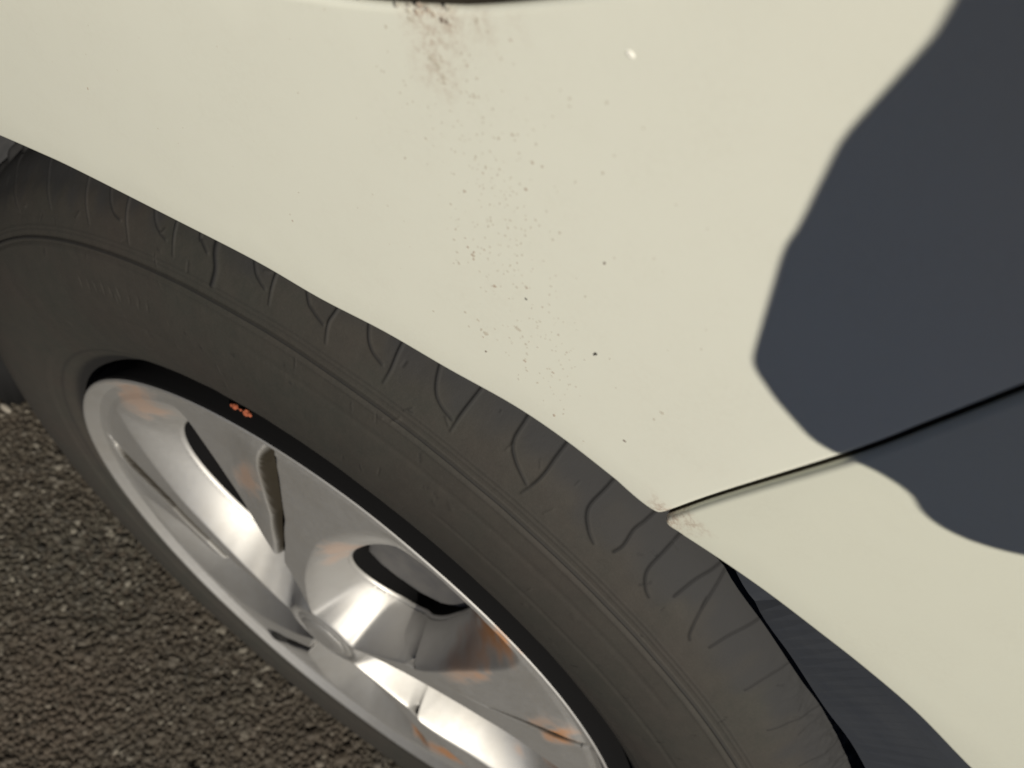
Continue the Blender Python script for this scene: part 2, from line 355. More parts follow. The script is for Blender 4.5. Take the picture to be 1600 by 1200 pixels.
for a_ in EB_A:                                            # where the straight flank of the scoop meets the spoke face, by direction from the window
    cu, cv = math.cos(math.radians(a_)), math.sin(math.radians(a_)); m_ = (abs(cu) ** 2.4 + abs(cv) ** 2.4) ** (-1 / 2.4); e = 1.04
    while e < 3:
        u = HU + SU * cu * m_ * e; v_ = HV + SV * cv * m_ * e + SH * (u - HU); r = math.hypot(u, v_); ph = math.degrees(math.atan2(v_, u)); l0, l1 = bowl_lim(r)
        if ph < l0 or ph > l1 or r < .027 or r > .187: break
        e += .01
    EB_E.append(e)
EB_E = np.array(EB_E)
for _ in range(2): EB_E = (np.roll(EB_E, 1) + 2 * EB_E + np.roll(EB_E, -1)) / 4
def hole_e(u, v_): return (np.abs((u - HU) / SU) ** 2.4 + np.abs((v_ - HV - SH * (u - HU)) / SV) ** 2.4) ** (1 / 2.4)
rad = np.unique(np.concatenate([np.linspace(.0005, .19, 330), np.linspace(.19, .2068, 60), np.linspace(.2068, .2072, 6)]))
nA = 1440; an = np.linspace(0, 360, nA, endpoint=False)
AA, RR = np.meshgrid(an, rad, indexing='ij')
X = RR * np.cos(np.radians(AA)); Z = RR * np.sin(np.radians(AA))
outside = np.ones(X.shape, bool)
for ax in AX:                                              # snap grid points inside a window onto its edge
    ca_, sa_ = math.cos(math.radians(ax)), math.sin(math.radians(ax))
    u = X * ca_ + Z * sa_; v_ = -X * sa_ + Z * ca_; e = np.maximum(hole_e(u, v_), 1e-4); ins = e < 1
    outside &= ~ins
    u2 = np.where(ins, HU + (u - HU) / e, u); v2 = np.where(ins, HV + (v_ - HV) / e, v_)
    X = np.where(ins, u2 * ca_ - v2 * sa_, X); Z = np.where(ins, u2 * sa_ + v2 * ca_, Z)
A3 = np.degrees(np.arctan2(Z, X)); R3 = np.hypot(X, Z)
Yh = cover_y(A3, R3)
def blur(a):
    a = (np.roll(a, 1, 0) + 2 * a + np.roll(a, -1, 0)) / 4
    b_ = a.copy(); b_[:, 1:-1] = (a[:, :-2] + 2 * a[:, 1:-1] + a[:, 2:]) / 4; return b_
Yh = np.where(RR < .186, blur(blur(Yh)), Yh)
Yh += (smooth_noise(nA, len(rad), 30, 6, True) - .5) * .0004
co = np.stack([X, Yh, Z], -1).reshape(-1, 3); fc = grid_faces(nA, len(rad), True)
of_ = outside.reshape(-1)[fc]; keepf = of_.any(1); fc = fc[keepf]
STAIN = [(.118, -.088, .009, .9), (-.1607, .0905, .0104, .6), (.0616, .1489, .0136, 1), (.0661, .1188, .0088, .6), (-.0181, .1154, .0072, .6), (-.0181, .0952, .0048, .5), (.0988, -.1186, .008, 1), (.1144, -.1134, .0064, .7), (.1407, .0143, .0104, 1), (.1541, .0247, .0088, .9), (.1292, .1171, .0056, .9), (-.0791, .1331, .0064, .6), (.1186, .1168, .0048, .6)]
stn = np.zeros_like(X); NN = smooth_noise(nA, len(rad), 240, 40, True) * .5 + smooth_noise(nA, len(rad), 90, 14, True) * .5
for x_, z_, r_, a_ in STAIN:
    d = np.hypot(X - x_, (Z - z_) * .55) / (r_ * 1.5); stn = np.maximum(stn, (1.0 if a_ > .75 else a_ * .8) * sstep(1.3, .35, d + (NN - .5) * 1.1))
me = np_mesh('wheel_cover', co, fc)
slot_msk = np.zeros_like(X)  # mask that colours the slots near black
for ax in AX:
    ph = (A3 - ax + 180) % 360 - 180
    sa = np.interp(R3, [.045, .05, .063, .1, .13, .178, .198], [60, 58, 52, 43, 39, 37.5, 36])
    dv = R3 * np.radians((ph - sa + 180) % 360 - 180); wd = np.interp(R3, [.04, .08, .13, .17, .185, .2], [.0005, .0010, .0019, .0030, .0022, .0004])
    slot_msk = np.maximum(slot_msk, sstep(wd * 2.5, wd * 1.7, np.abs(dv)) * sstep(.068, .09, R3) * sstep(.196, .178, R3))
attr(me, 'slot_dark', slot_msk.reshape(-1)); attr(me, 'stain', stn.reshape(-1))
wc = link('wheel_cover', me, [M_sil, M_well], wheel)
cen = np.zeros(len(me.polygons) * 3, np.float32); me.polygons.foreach_get('center', cen); cen = cen.reshape(-1, 3)
me.polygons.foreach_set('material_index', (np.hypot(cen[:, 0], cen[:, 2]) > .2055).astype(np.int32))  # outer lip edge blackened as the shade of the tyre gap
# the windows' edges: a rolled silver lip, then black walls running back to the steel wheel
for ax in AX:
    nf = 220; f_ = np.linspace(0, 2 * np.pi, nf, endpoint=False)
    cu, cv = np.cos(f_), np.sin(f_); m_ = (np.abs(cu) ** 2.4 + np.abs(cv) ** 2.4) ** (-1 / 2.4)
    rows = []
    for e, dy in ((1.0, 0), (.992, .0003), (.982, .0011), (.975, .0024), (.974, .004), (.972, .011), (.970, .022)):
        u = HU + SU * m_ * cu * e; v_ = HV + SV * m_ * cv * e + SH * (u - HU)
        a_ = math.radians(ax); x_ = u * math.cos(a_) - v_ * math.sin(a_); z_ = u * math.sin(a_) + v_ * math.cos(a_)
        if e == 1.0: y0_ = cover_y(np.degrees(np.arctan2(z_, x_)), np.hypot(x_, z_)); y0_ = (np.roll(y0_, 1) + y0_ + np.roll(y0_, -1)) / 3
        rows.append(np.stack([x_, y0_ + dy, z_], -1))
    c_ = np.stack(rows, 1).reshape(-1, 3); w_ = link('window_wall', np_mesh('window_wall', c_, grid_faces(nf, len(rows), True, True)), [M_sil, M_well], wheel)
    mi = np.tile(np.array([0, 0, 0, 1, 1, 1], np.int32), nf); w_.data.polygons.foreach_set('material_index', mi)
for ax in AX:
    o_ = PAD; c_ = []; a_ = math.radians(ax); n_ = len(o_)
    for k_, (sc_, y_) in enumerate(((1.0, -.048), (1.0, -.0602), (.985, -.0612), (.94, -.0616))):
        for u, v_ in o_:
            u = .115 + (u - .115) * sc_; v_ = .004 + (v_ - .004) * sc_
            c_.append((u * math.cos(a_) - v_ * math.sin(a_), y_, u * math.sin(a_) + v_ * math.cos(a_)))
    c_.append((.115 * math.cos(a_) - .004 * math.sin(a_), -.0617, .115 * math.sin(a_) + .004 * math.cos(a_)))
    f_ = [(k_ * n_ + i, k_ * n_ + (i + 1) % n_, (k_ + 1) * n_ + (i + 1) % n_, (k_ + 1) * n_ + i) for k_ in range(3) for i in range(n_)] + [(3 * n_ + i, 3 * n_ + (i + 1) % n_, 4 * n_) for i in range(n_)]
    me_ = bpy.data.meshes.new('steel_pad'); me_.from_pydata(c_, [], f_); link('steel_pad', me_, M_steel, wheel)
# steel wheel behind the windows, rim barrel, drum
def lathe(name, prof, m, parent, seg=256, y0=0):
    t = np.linspace(0, 2 * np.pi, seg, endpoint=False); p_ = np.array(prof)
    c_ = np.stack([p_[None, :, 0] * np.cos(t)[:, None], np.repeat(p_[None, :, 1], seg, 0), p_[None, :, 0] * np.sin(t)[:, None]], -1).reshape(-1, 3)
    return link(name, np_mesh(name, c_, grid_faces(seg, len(p_), True)), m, parent)
lathe('steel_wheel', [(.02, -.045), (.06, -.0445), (.10, -.044), (.155, -.0435), (.17, -.042), (.182, -.03), (.186, .05), (.20, .09), (.206, .11)], M_well, wheel)
lathe('rim_flange', [(.186, -.055), (.2030, -.064), (.2068, -.0690), (.2080, -.0715), (.2078, -.0745), (.2066, -.0735)], M_well, wheel)
# centre cap with a worn embossed ring emblem
bmc = lathe('centre_cap', [(.0002, -.1026), (.006, -.1025), (.0085, -.1022), (.0098, -.1026), (.0112, -.1022), (.0140, -.1018), (.0165, -.1009), (.0172, -.1), (.0174, -.096)], M_sil, wheel, 96)
# rust flakes caught in the gap between rim and tyre
bm = bmesh.new()
for (x, z, r) in [(-.0985, .1830, .0012), (-.0968, .1840, .0016), (-.0900, .1872, .0020), (-.0880, .1880, .0012), (-.0935, .1857, .0008)]:
    rr_ = math.hypot(x, z); x, z = x / rr_ * .2076, z / rr_ * .2076
    vv = bmesh.ops.create_icosphere(bm, subdivisions=2, radius=r)['verts']
    for v_ in vv: v_.co = Vector((v_.co.x * random.uniform(.8, 1.3), v_.co.y * .8, v_.co.z * random.uniform(.6, 1.1))) + Vector((x, -.0835, z))
fl = bm_obj('rust_flakes', bm, M_rust, wheel, False); fl['kind'] = 'stuff'

# ---- body panels
def ysurf(x, z, kind):
    y = -.105
    if z > .55: y += .35 * (z - .55) ** 2 + .02 * (z - .55)
    if z < .1: y += .12 * (z - .1) ** 2
    if x < -.35: y += -.01 * min(1, (-.35 - x) * 2)
    if kind == 'bumper': y += -.03 * (x - .06) + (.9 * max(0, x - .30) ** 2)
    return y
def resample(pts, step):
    pts = [Vector(p) for p in pts]; out = [pts[0].copy()]
    for a, b_ in zip(pts[:-1], pts[1:]):
        n_ = max(1, int(round((b_ - a).length / step)))
        for i in range(1, n_ + 1): out.append(a.lerp(b_, i / n_))
    return out
def catmull(pts, n_=8):
    P_ = [Vector(p) for p in pts]; out = []
    for i in range(len(P_) - 1):
        p0, p1, p2, p3 = P_[max(i - 1, 0)], P_[i], P_[i + 1], P_[min(i + 2, len(P_) - 1)]
        for j in range(n_):
            f = j / n_; out.append(.5 * (2 * p1 + (p2 - p0) * f + (2 * p0 - 5 * p1 + 4 * p2 - p3) * f * f + (3 * p1 - p0 - 3 * p2 + p3) * f ** 3))
    out.append(P_[-1]); return out
def round_corners(poly, radii):
    out = []; n_ = len(poly)
    for i, p in enumerate(poly):
        r = radii.get(i, 0)
        if not r: out.append(p); continue
        a, b_ = poly[i - 1], poly[(i + 1) % n_]
        # walk back far enough for dense polylines
        da = (a - p).normalized(); db = (b_ - p).normalized()
        ang = da.angle(db); tl = r / math.tan(ang / 2)
        A, B = p + da * tl, p + db * tl
        for j in range(8):
            f = j / 7; out.append((1 - f) ** 2 * A + 2 * f * (1 - f) * p + f * f * B)
    return out
def poly_area(P_): return sum(P_[i - 1].x * P_[i].y - P_[i].x * P_[i - 1].y for i in range(len(P_))) / 2
def inset(P_, d):
    n_ = len(P_); out = []
    for i in range(n_):
        t_ = (P_[(i + 1) % n_] - P_[i - 1]).normalized(); out.append(P_[i] + Vector((-t_.y, t_.x)) * d)
    return out
def in_poly(x, z, P_):
    c_ = False; n_ = len(P_); j = n_ - 1
    for i in range(n_):
        if (P_[i].y > z) != (P_[j].y > z) and x < (P_[j].x - P_[i].x) * (z - P_[i].y) / (P_[j].y - P_[i].y) + P_[i].x: c_ = not c_
        j = i
    return c_
RE = .0017
def panel(name, outer, holes, kind, m, depth=.012, rust=None, flange_at=None):
    """A stamped sheet: face with rolled edges and a return flange all round."""
    if poly_area(outer) < 0: outer = outer[::-1]
    hs = [h if poly_area(h) < 0 else h[::-1] for h in holes]
    ds = [0, RE * .08, RE * .25, RE * .5, RE * .78, RE * 1.1]
    co_, faces_, rings = [], [], []
    def y_at(p, d):
        k_ = max(0, RE - d); return ysurf(p.x, p.y, kind) + (RE - math.sqrt(max(0, RE * RE - k_ * k_)))
    inner_loops = []
    for lp in [outer] + hs:
        n_ = len(lp); first = len(co_)
        deep = []
        for p in lp: co_.append((p.x, ysurf(p.x, p.y, kind) + depth, p.y))
        prev = first
        for d in ds:
            L_ = inset(lp, d) if d else lp
            st__ = len(co_)
            for p in L_: co_.append((p.x, y_at(p, d), p.y))
            for i in range(n_): faces_.append((prev + i, prev + (i + 1) % n_, st__ + (i + 1) % n_, st__ + i))
            prev = st__
        inner_loops.append((prev, L_))
    V2, E2, idx = [], [], []
    for st__, L_ in inner_loops:
        k0 = len(V2)
        for i, p in enumerate(L_): V2.append(p); idx.append(st__ + i); E2.append((k0 + i, k0 + (i + 1) % len(L_)))
    xs = [p.x for p in outer]; zs = [p.y for p in outer]
    fine, coarse = .006, .03
    x = min(xs)
    gx = []
    while x < max(xs): gx.append(x); x += fine if -.24 < x < .2 else coarse
    z = min(zs); gz = []
    while z < max(zs): gz.append(z); z += fine if .28 < z < .6 else coarse
    import bisect
    bound = [p for _, L_ in inner_loops for p in L_]
    cell = {}
    for p in bound: cell.setdefault((int(p.x // .004), int(p.y // .004)), 1)
    ni = len(V2)
    for x in gx:
        for z in gz:
            x_, z_ = x + .0011, z + .0007; cx, cz_ = int(x_ // .004), int(z_ // .004)
            if any((cx + a, cz_ + b_) in cell for a in (-1, 0, 1) for b_ in (-1, 0, 1)): continue
            if in_poly(x_, z_, inner_loops[0][1]) and not any(in_poly(x_, z_, L_) for _, L_ in inner_loops[1:]): V2.append(Vector((x_, z_)))
    rv, re_, rf, ov, oe, of = delaunay_2d_cdt(V2, E2, [], 0, 1e-7)
    remap = {}
    for i, src in enumerate(ov):
        s_ = src[0] if src else None
        if s_ is not None and s_ < ni: remap[i] = idx[s_]
        else: remap[i] = len(co_); co_.append((rv[i].x, ysurf(rv[i].x, rv[i].y, kind), rv[i].y))
    for f in rf:
        c_ = sum((rv[i] for i in f), Vector((0, 0))) / len(f)
        if in_poly(c_.x, c_.y, inner_loops[0][1]) and not any(in_poly(c_.x, c_.y, L_) for _, L_ in inner_loops[1:]): faces_.append(tuple(remap[i] for i in f))
    me = bpy.data.meshes.new(name); me.from_pydata(co_, [], faces_)
    bm_ = bmesh.new(); bm_.from_mesh(me); bmesh.ops.recalc_face_normals(bm_, faces=bm_.faces[:])
    fsum = sum(f.normal.y * f.calc_area() for f in bm_.faces)
    if fsum > 0: bmesh.ops.reverse_faces(bm_, faces=bm_.faces[:])
    bm_.to_mesh(me); bm_.free()
    for p in me.polygons: p.use_smooth = True
    if rust:
        attr(me, 'rust', [max([0] + [a * max(0, 1 - math.hypot(v.co.x - rx, v.co.z - rz) / rr_) for rx, rz, rr_, a in rust]) for v in me.vertices])
    o_ = link(name, me, [m, M_shade_grime], car)
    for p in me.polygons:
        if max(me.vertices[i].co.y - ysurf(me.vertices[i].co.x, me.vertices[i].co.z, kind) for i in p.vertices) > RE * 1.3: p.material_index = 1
    return o_

ARCH_A = [(-.2038, .3046), (-.1902, .3122), (-.1708, .3221), (-.1527, .3307), (-.1111, .3481), (-.0783, .3615), (-.0546, .3689), (-.0325, .3779), (-.0112, .3845), (.009, .3915), (.0254, .3943), (.0426, .3948), (.0565, .3925)]
ARCH_B = [(.0578, .3905), (.0631, .3937), (.0758, .3971), (.0908, .4), (.1065, .4016), (.1202, .4026), (.1369, .4024), (.154, .3993), (.1621, .3983)]
SEAM = [(.0578, .3925), (.0593, .4035), (.0623, .4225), (.0699, .4638), (.0728, .4864), (.075, .5049), (.0765, .5165), (.079, .55), (.081, .62), (.080, .74)]
left_arch = [(-.394, -.16), (-.390, -.05), (-.372, .05), (-.340, .14), (-.300, .21), (-.255, .267), (-.225, .292)]
right_arch = [(.21, .394), (.27, .376), (.33, .335), (.38, .27), (.415, .18), (.435, .05), (.44, -.14)]
GAP = .00062
sm = catmull(SEAM, 6)
seamA = [Vector((p.x - GAP, p.y)) for p in sm]; seamB = [Vector((p.x + GAP, p.y)) for p in sm]
archA = catmull(left_arch + ARCH_A[:-1], 6); archB = catmull(ARCH_B[1:] + right_arch, 6)
# quarter panel outline: arch (left to right), round corner, seam upward, along the top, down the far left
cornerA = Vector((.0568, .3920))
outA = resample([Vector((-1.05, -.16))], .002) + resample([Vector((-1.04, -.16)), archA[0]], .02)[:-1] + resample(archA, .002)
ca = outA[-1]
arcpts = [(1 - f) ** 2 * ca + 2 * f * (1 - f) * (cornerA + Vector((-.0004, .0006))) + f * f * Vector((seamA[0].x + .0003, .3965)) for f in [i / 8 for i in range(1, 9)]]
outA += arcpts + [p for p in resample(seamA, .002) if p.y > .398]
topz = .74
outA += resample([outA[-1], Vector((-1.05, topz))], .02)[1:] + resample([Vector((-1.05, topz)), Vector((-1.05, -.16))], .02)[1:-1]
# fuel flap (tilted, gently bowed sides)
FL = [Vector(p) for p in [(-.0828, .4649), (-.0704, .4731), (-.0617, .4792), (-.0511, .4873), (-.0413, .495), (-.0324, .5026), (-.0263, .5081), (-.0225, .5117), (-.0154, .5186)]]
FL = catmull([FL[0], FL[2], FL[4], FL[6], FL[8]], 10)
tdir = (FL[-1] - FL[0]).normalized(); ndir = Vector((-tdir.y, tdir.x))
FL = [p - ndir * (.0008 - .0011 * abs(i / (len(FL) - 1) - .5) * 2) for i, p in enumerate(FL)]
A0, B0 = FL[0] - tdir * .022, FL[-1] + tdir * .022
def qb(a, c_, b_, n_=10): return [(1 - f) ** 2 * a + 2 * f * (1 - f) * c_ + f * f * b_ for f in [i / n_ for i in range(n_ + 1)]]
hole = FL[:-1] + qb(FL[-1], B0 + tdir * .004, B0 + ndir * .024 + tdir * .004) + qb(B0 + ndir * .10 + tdir * .004, B0 + ndir * .124, FL[-1] + ndir * .128) + qb(FL[0] + ndir * .128, A0 + ndir * .124, A0 + ndir * .10 - tdir * .004) + qb(A0 + ndir * .024 - tdir * .004, A0 - tdir * .004, FL[0])[:-1]
hole = resample(hole + [hole[0]], .0022)[:-1]
cl = [hole[0]]
for p in hole[1:]:
    if (p - cl[-1]).length > .0006: cl.append(p)
hole = cl
if poly_area(hole) < 0: hole = hole[::-1]
RUSTA = [(-.0475, .4875, .0055, .8), (-.051, .4865, .004, .8), (-.043, .490, .0045, .8), (-.037, .4945, .005, .4), (-.030, .499, .004, .3), (-.0415, .478, .0035, .7), (-.0432, .4795, .003, .5), (.0575, .3985, .0055, .9)]
RUSTB = [(.0600, .3970, .0065, 1), (.0615, .4030, .005, .8)]
panel('rear_wing', outA, [hole], 'wing', M_wing, .014, RUSTA)
flap_o = inset(hole, .0018)
panel('fuel_flap', flap_o, [], 'wing', M_wing, .006, [])
# bumper
sB = [p for p in resample(seamB, .002) if p.y > .3975]
c0 = Vector((.0592, .3918))
arcB = [(1 - f) ** 2 * Vector((seamB[0].x + .0004, .3965)) + 2 * f * (1 - f) * c0 + f * f * Vector((.0640, .3942)) for f in [i / 8 for i in range(0, 8)]]
outB = list(reversed(sB)) + arcB + resample([Vector((.0640, .3942))] + archB[2:], .002) + resample([archB[-1], Vector((.62, -.14))], .02)[1:] + resample([Vector((.62, -.14)), Vector((.62, topz)), ], .02)[1:] + resample([Vector((.62, topz)), seamB[-1]], .02)[1:-1]
panel('rear_bumper', outB, [], 'bumper', M_bump, .014, RUSTB)

# added strip behind the bumper's arch edge, shade put into its blue-grey colour
M_strip = mat('blue_grey_shade', (.030, .035, .046), .7); b = NB(M_strip)
b.to('Base Color', b.ramp(b.noise(60, 5, .65), [(.35, (.038, .045, .060)), (.7, (.050, .057, .070))]))
low = catmull([(.066, .388), (.090, .350), (.118, .316), (.146, .300), (.172, .285), (.196, .273), (.232, .245), (.275, .198), (.308, .14), (.330, .07), (.342, 0), (.348, -.13)], 6)
hi = catmull([(.064, .402), (.085, .406), (.112, .410), (.140, .410), (.165, .406), (.20, .399), (.262, .385), (.325, .345), (.378, .275), (.414, .18), (.434, .05), (.44, -.13)], 6)
bm = bmesh.new(); prev = None
for i, (p, q) in enumerate(zip(low, hi)):
    wv = .0003 * math.sin(i * .4)
    yl = -.084 + .021 * min(1, i / 12); row = [bm.verts.new((q.x, -.0880, q.y)), bm.verts.new(((p.x + q.x) / 2, (yl - .088) / 2 - .001, (p.y + q.y) / 2)), bm.verts.new((p.x, yl, p.y)), bm.verts.new((p.x + .0004, yl + .0015, p.y + .0006)), bm.verts.new(((p.x + q.x) / 2, (yl - .086) / 2 + .0015, (p.y + q.y) / 2)), bm.verts.new((q.x, -.0860, q.y))]
    if prev:
        for k_ in range(5): bm.faces.new((prev[k_], row[k_], row[k_ + 1], prev[k_ + 1]))
    prev = row
bm_obj('shade_strip', bm, M_strip, car, False)

# seam backing strip (shut-line shade put into its colour) and fuel pocket
def strip(name, pts, y, w, m):
    bm_ = bmesh.new(); prev = None
    for p in pts:
        a, b_ = bm_.verts.new((p.x - w, y, p.y)), bm_.verts.new((p.x + w, y + .0004, p.y))
        if prev: bm_.faces.new((prev[0], prev[1], b_, a))
        prev = (a, b_)
    r_ = bmesh.ops.extrude_face_region(bm_, geom=bm_.faces[:])
    for v_ in [e for e in r_['geom'] if isinstance(e, bmesh.types.BMVert)]: v_.co.y += .002
    return bm_obj(name, bm_, m, car)
strip('seam_backing', [p for p in sm if p.y > .399], -.1018,   .012, M_shade_grime)
pk = inset(hole, -.006); bm = bmesh.new()
vs_ = [bm.verts.new((p.x, ysurf(p.x, p.y, 'wing') + .015, p.y)) for p in pk]; vs2 = [bm.verts.new((p.x, ysurf(p.x, p.y, 'wing') + .018, p.y)) for p in pk]
bm.faces.new(vs_); bm.faces.new(vs2[::-1])
for i in range(len(pk)): bm.faces.new((vs_[i - 1], vs_[i], vs2[i], vs2[i - 1]))
bm_obj('fuel_pocket', bm, M_black, car)

# wheel arch liner: swept from the arch edge inward, closed at the back
full = catmull(left_arch + ARCH_A[:-1] + ARCH_B[1:] + right_arch, 5)
ctr = Vector((0, .05)); bm = bmesh.new(); rows = []
for yy, gr in ((-.092, .006), (-.06, .012), (0, .014), (.08, .012), (.14, .0), (.15, -.02)):
    rows.append([bm.verts.new((p.x + (p - ctr).normalized().x * gr, yy, p.y + (p - ctr).normalized().y * gr)) for p in full])
for a, b_ in zip(rows[:-1], rows[1:]):
    for i in range(len(full) - 1): bm.faces.new((a[i], a[i + 1], b_[i + 1], b_[i]))
bm.faces.new(rows[-1])
bm_obj('wheel_arch_liner', bm, M_liner, car)
# brake drum and axle
lathe('brake_drum', [(.0, -.03), (.11, -.028), (.125, -.02), (.127, .04), (.05, .045), (.045, .14)], M_steel, wheel, 96)
# low black box added ahead of the tyre, standing in for ground shade
bm = bmesh.new(); box_bm(bm, (-.84, .03, -.205), (1.0, .196, .09)); bmesh.ops.bevel(bm, geom=bm.edges[:], offset=.006, segments=3, affect='EDGES')
bm_obj('added_dark_box', bm, M_black, car)

# the rest of the body, simple but whole: floor, upper body, glass, roof, closing ends
bm = bmesh.new()
box_bm(bm, (-1.7, .80, -.155), (4.6, 1.66, .03))
bm_obj('underbody', bm, M_black, car, False)
bm = bmesh.new()
secs = []
for x, top, ins in ((.62, .74, .0), (.55, .76, .0), (.0, .79, .0), (-.5, .80, .0), (-2.4, .78, .0), (-3.6, .70, .02), (-3.9, .5, .06)):
    secs.append([bm.verts.new((x, ysurf(min(x, .08), .74, 'wing') + ins + dy + (.9 * max(0, x - .30) ** 2), z)) for dy, z in ((.0, min(.741, top)), (.02, top), (.10, top + .03), (.85, top + .05), (1.62, top + .03), (1.72, min(.741, top)), (1.74, .3), (1.70, -.14))])
for a, b_ in zip(secs[:-1], secs[1:]):
    for i in range(7): bm.faces.new((a[i], a[i + 1], b_[i + 1], b_[i]))
bm.faces.new(secs[0][::-1])
bm_obj('body_shell', bm, M_wing, car)
bm = bmesh.new()
box_bm(bm, (-2.5, -.10, .31), (2.88, .03, .86)); bmesh.ops.bevel(bm, geom=bm.edges[:], offset=.008, segments=3, affect='EDGES')
bm_obj('side_doors', bm, M_wing, car)
bm = bmesh.new()
a = [bm.verts.new(v_) for v_ in ((.35, .04, .80), (-2.6, .04, .80), (-1.9, .24, 1.16), (-.35, .24, 1.18), (.35, 1.56, .80), (-2.6, 1.56, .80), (-1.9, 1.36, 1.16), (-.35, 1.36, 1.18))]
for f in ((0, 1, 2, 3), (4, 7, 6, 5), (0, 3, 7, 4), (1, 5, 6, 2)): bm.faces.new([a[i] for i in f])
bm_obj('cabin_glass', bm, M_glass, car, False)
bm = bmesh.new(); box_bm(bm, (-1.12, .80, 1.185), (1.62, 1.16, .035)); bmesh.ops.bevel(bm, geom=bm.edges[:], offset=.015, segments=3, affect='EDGES')
bm_obj('roof', bm, M_wing, car)

# ---- dirt on the paint: small flat flecks and one painted glint, one part
SPECKS = [(-.0305,.4907,1,.00044),(-.0479,.4691,1,.00044),(-.0295,.4752,1,.00044),(-.0395,.459,1,.00059),(-.0228,.4766,1,.00059),(-.0217,.4775,1,.00044),(-.0254,.4686,1,.00044),(-.0426,.4491,1,.00059),(-.0166,.4739,2,.00059),(-.0145,.4747,2,.00044),(-.0153,.4663,2,.00059),(-.0271,.4531,2,.00059),(-.0289,.4463,1,.00059),(-.0255,.44,1,.00059),(-.0248,.4363,1,.00059),(-.023,.4331,1,.00059),(-.0212,.4374,2,.00059),(-.0194,.4373,2,.00059),(-.0187,.4351,2,.00059),(-.0214,.4298,1,.00059),(-.0149,.4525,1,.00059),(-.0105,.4575,1,.00044),(-.0047,.4621,1,.00059),(-.0052,.4589,1,.00059),(.0064,.4634,3,.00059),(-.0096,.4981,1,.00044),(-.0158,.4934,1,.00044),(-.0152,.4919,1,.00044),(-.0037,.4838,1,.00059),(-.0249,.4733,1,.00059),(-.0034,.4357,4,.00055),(-.0046,.4393,2,.00059),(-.0113,.4318,2,.00088),(-.0192,.4361,2,.00074),(-.0215,.43,1,.00074),(-.0222,.4051,1,.00059),(-.0146,.4145,1,.00074),(-.0074,.4127,1,.00118),(-.0089,.4128,1,.00074),(-.0012,.4236,1,.00118),(.0025,.4205,1,.00074),(-.005,.4058,3,.00059),(.0046,.4141,2,.00074),(.0064,.4111,1,.00059),(.0119,.4181,2,.00059),(.0106,.4184,1,.00044),(.019,.4021,2,.00074),(-.0108,.4154,1,.00074),(-.012,.4103,1,.00059),(.017,.4359,4,.0008),(.0168,.4352,4,.00045),(.0364,.414,3,.00074),(.0374,.4339,1,.00088),(.0373,.4298,1,.00059),(-.1418,.3815,2,.00059),(-.0682,.3958,2,.00059),(-.0693,.3977,1,.00044),(-.0527,.4676,1,.00044),(-.0547,.4784,1,.00059),(-.0438,.4793,1,.00118),(-.0419,.4788,1,.00132),(-.0402,.4773,1,.00103),(-.0395,.4761,1,.00074),(-.0502,.4841,1,.00118),(-.0493,.4865,2,.00103),(-.0472,.4888,2,.00088),(-.0459,.4888,2,.00088),(-.044,.4891,3,.00088),(-.0429,.4895,3,.00074),(-.0421,.4894,2,.00059),(-.0374,.4943,1,.00088),(-.0509,.4855,1,.00088),(-.0491,.4885,2,.00118),(-.0435,.4925,1,.00118),(-.0535,.4849,1,.00088),(-.0018,.4987,1,.00044)]
rn = random.Random(3)
for _ in range(380):
    t = rn.random(); x = -.042 + .055 * t + rn.gauss(0, .009); z = .486 - .075 * t + rn.gauss(0, .007)
    SPECKS.append((x, z, 1 if rn.random() < .93 else 2, rn.uniform(.00018, .0005)))
for _ in range(60):
    x = rn.uniform(-.16, .04); SPECKS.append((x, rn.uniform(.42 + .3 * x, .50 + .3 * x), 1, rn.uniform(.0002, .0004)))
co_, fa, mi = [], [], []
for x, z, k_, r in SPECKS:
    n_ = 9; y = ysurf(x, z, 'wing'); c_ = len(co_); co_.append((x, y - .00005, z)); r *= .68
    ph = rn.random() * 6.28; el = rn.uniform(.7, 1.3)
    for i in range(n_):
        a = 6.2832 * i / n_; q = r * rn.uniform(.65, 1.15); co_.append((x + q * math.cos(a + ph) * el, y - .00002, z + q * math.sin(a + ph) / el))
    for i in range(n_): fa.append((c_, c_ + 1 + i, c_ + 1 + (i + 1) % n_)); mi.append(k_ - 1)
x, z = -.0102, .5095  # raised pale dot, a sun glint put into its colour
c_ = len(co_)
for j in range(5):
    for i in range(12):
        a = 6.2832 * i / 12; e = math.pi / 2 * j / 5; co_.append((x + 0.0010 * math.cos(e) * math.cos(a), -.1049 - .0003 * math.sin(e), z + .0007 * math.cos(e) * math.sin(a)))
for j in range(4):
    for i in range(12): fa.append((c_ + j * 12 + i, c_ + j * 12 + (i + 1) % 12, c_ + (j + 1) * 12 + (i + 1) % 12, c_ + (j + 1) * 12 + i)); mi.append(4)
fa.append(tuple(c_ + 48 + i for i in range(12))); mi.append(4)
me = bpy.data.meshes.new('dirt_and_glint'); me.from_pydata(co_, [], fa)
dsp = link('dirt_and_glint', me, M_s, car); dsp['kind'] = 'stuff'
me.polygons.foreach_set('material_index', mi)

# pale pebble on the asphalt left of the tyre
bm = bmesh.new(); vv = bmesh.ops.create_icosphere(bm, subdivisions=3, radius=.003)['verts']
for v_ in vv: v_.co = Vector((v_.co.x * 2.2, v_.co.y, v_.co.z * .7)) * random.uniform(.93, 1.06) + Vector((-.379, -.056, GZ + .003))
pb = bm_obj('pebble', bm, mat('pale_stone', (.22, .20, .17), .8)); tag(pb, 'small pale grey pebble lying on dark asphalt at the far left edge', 'pebble')

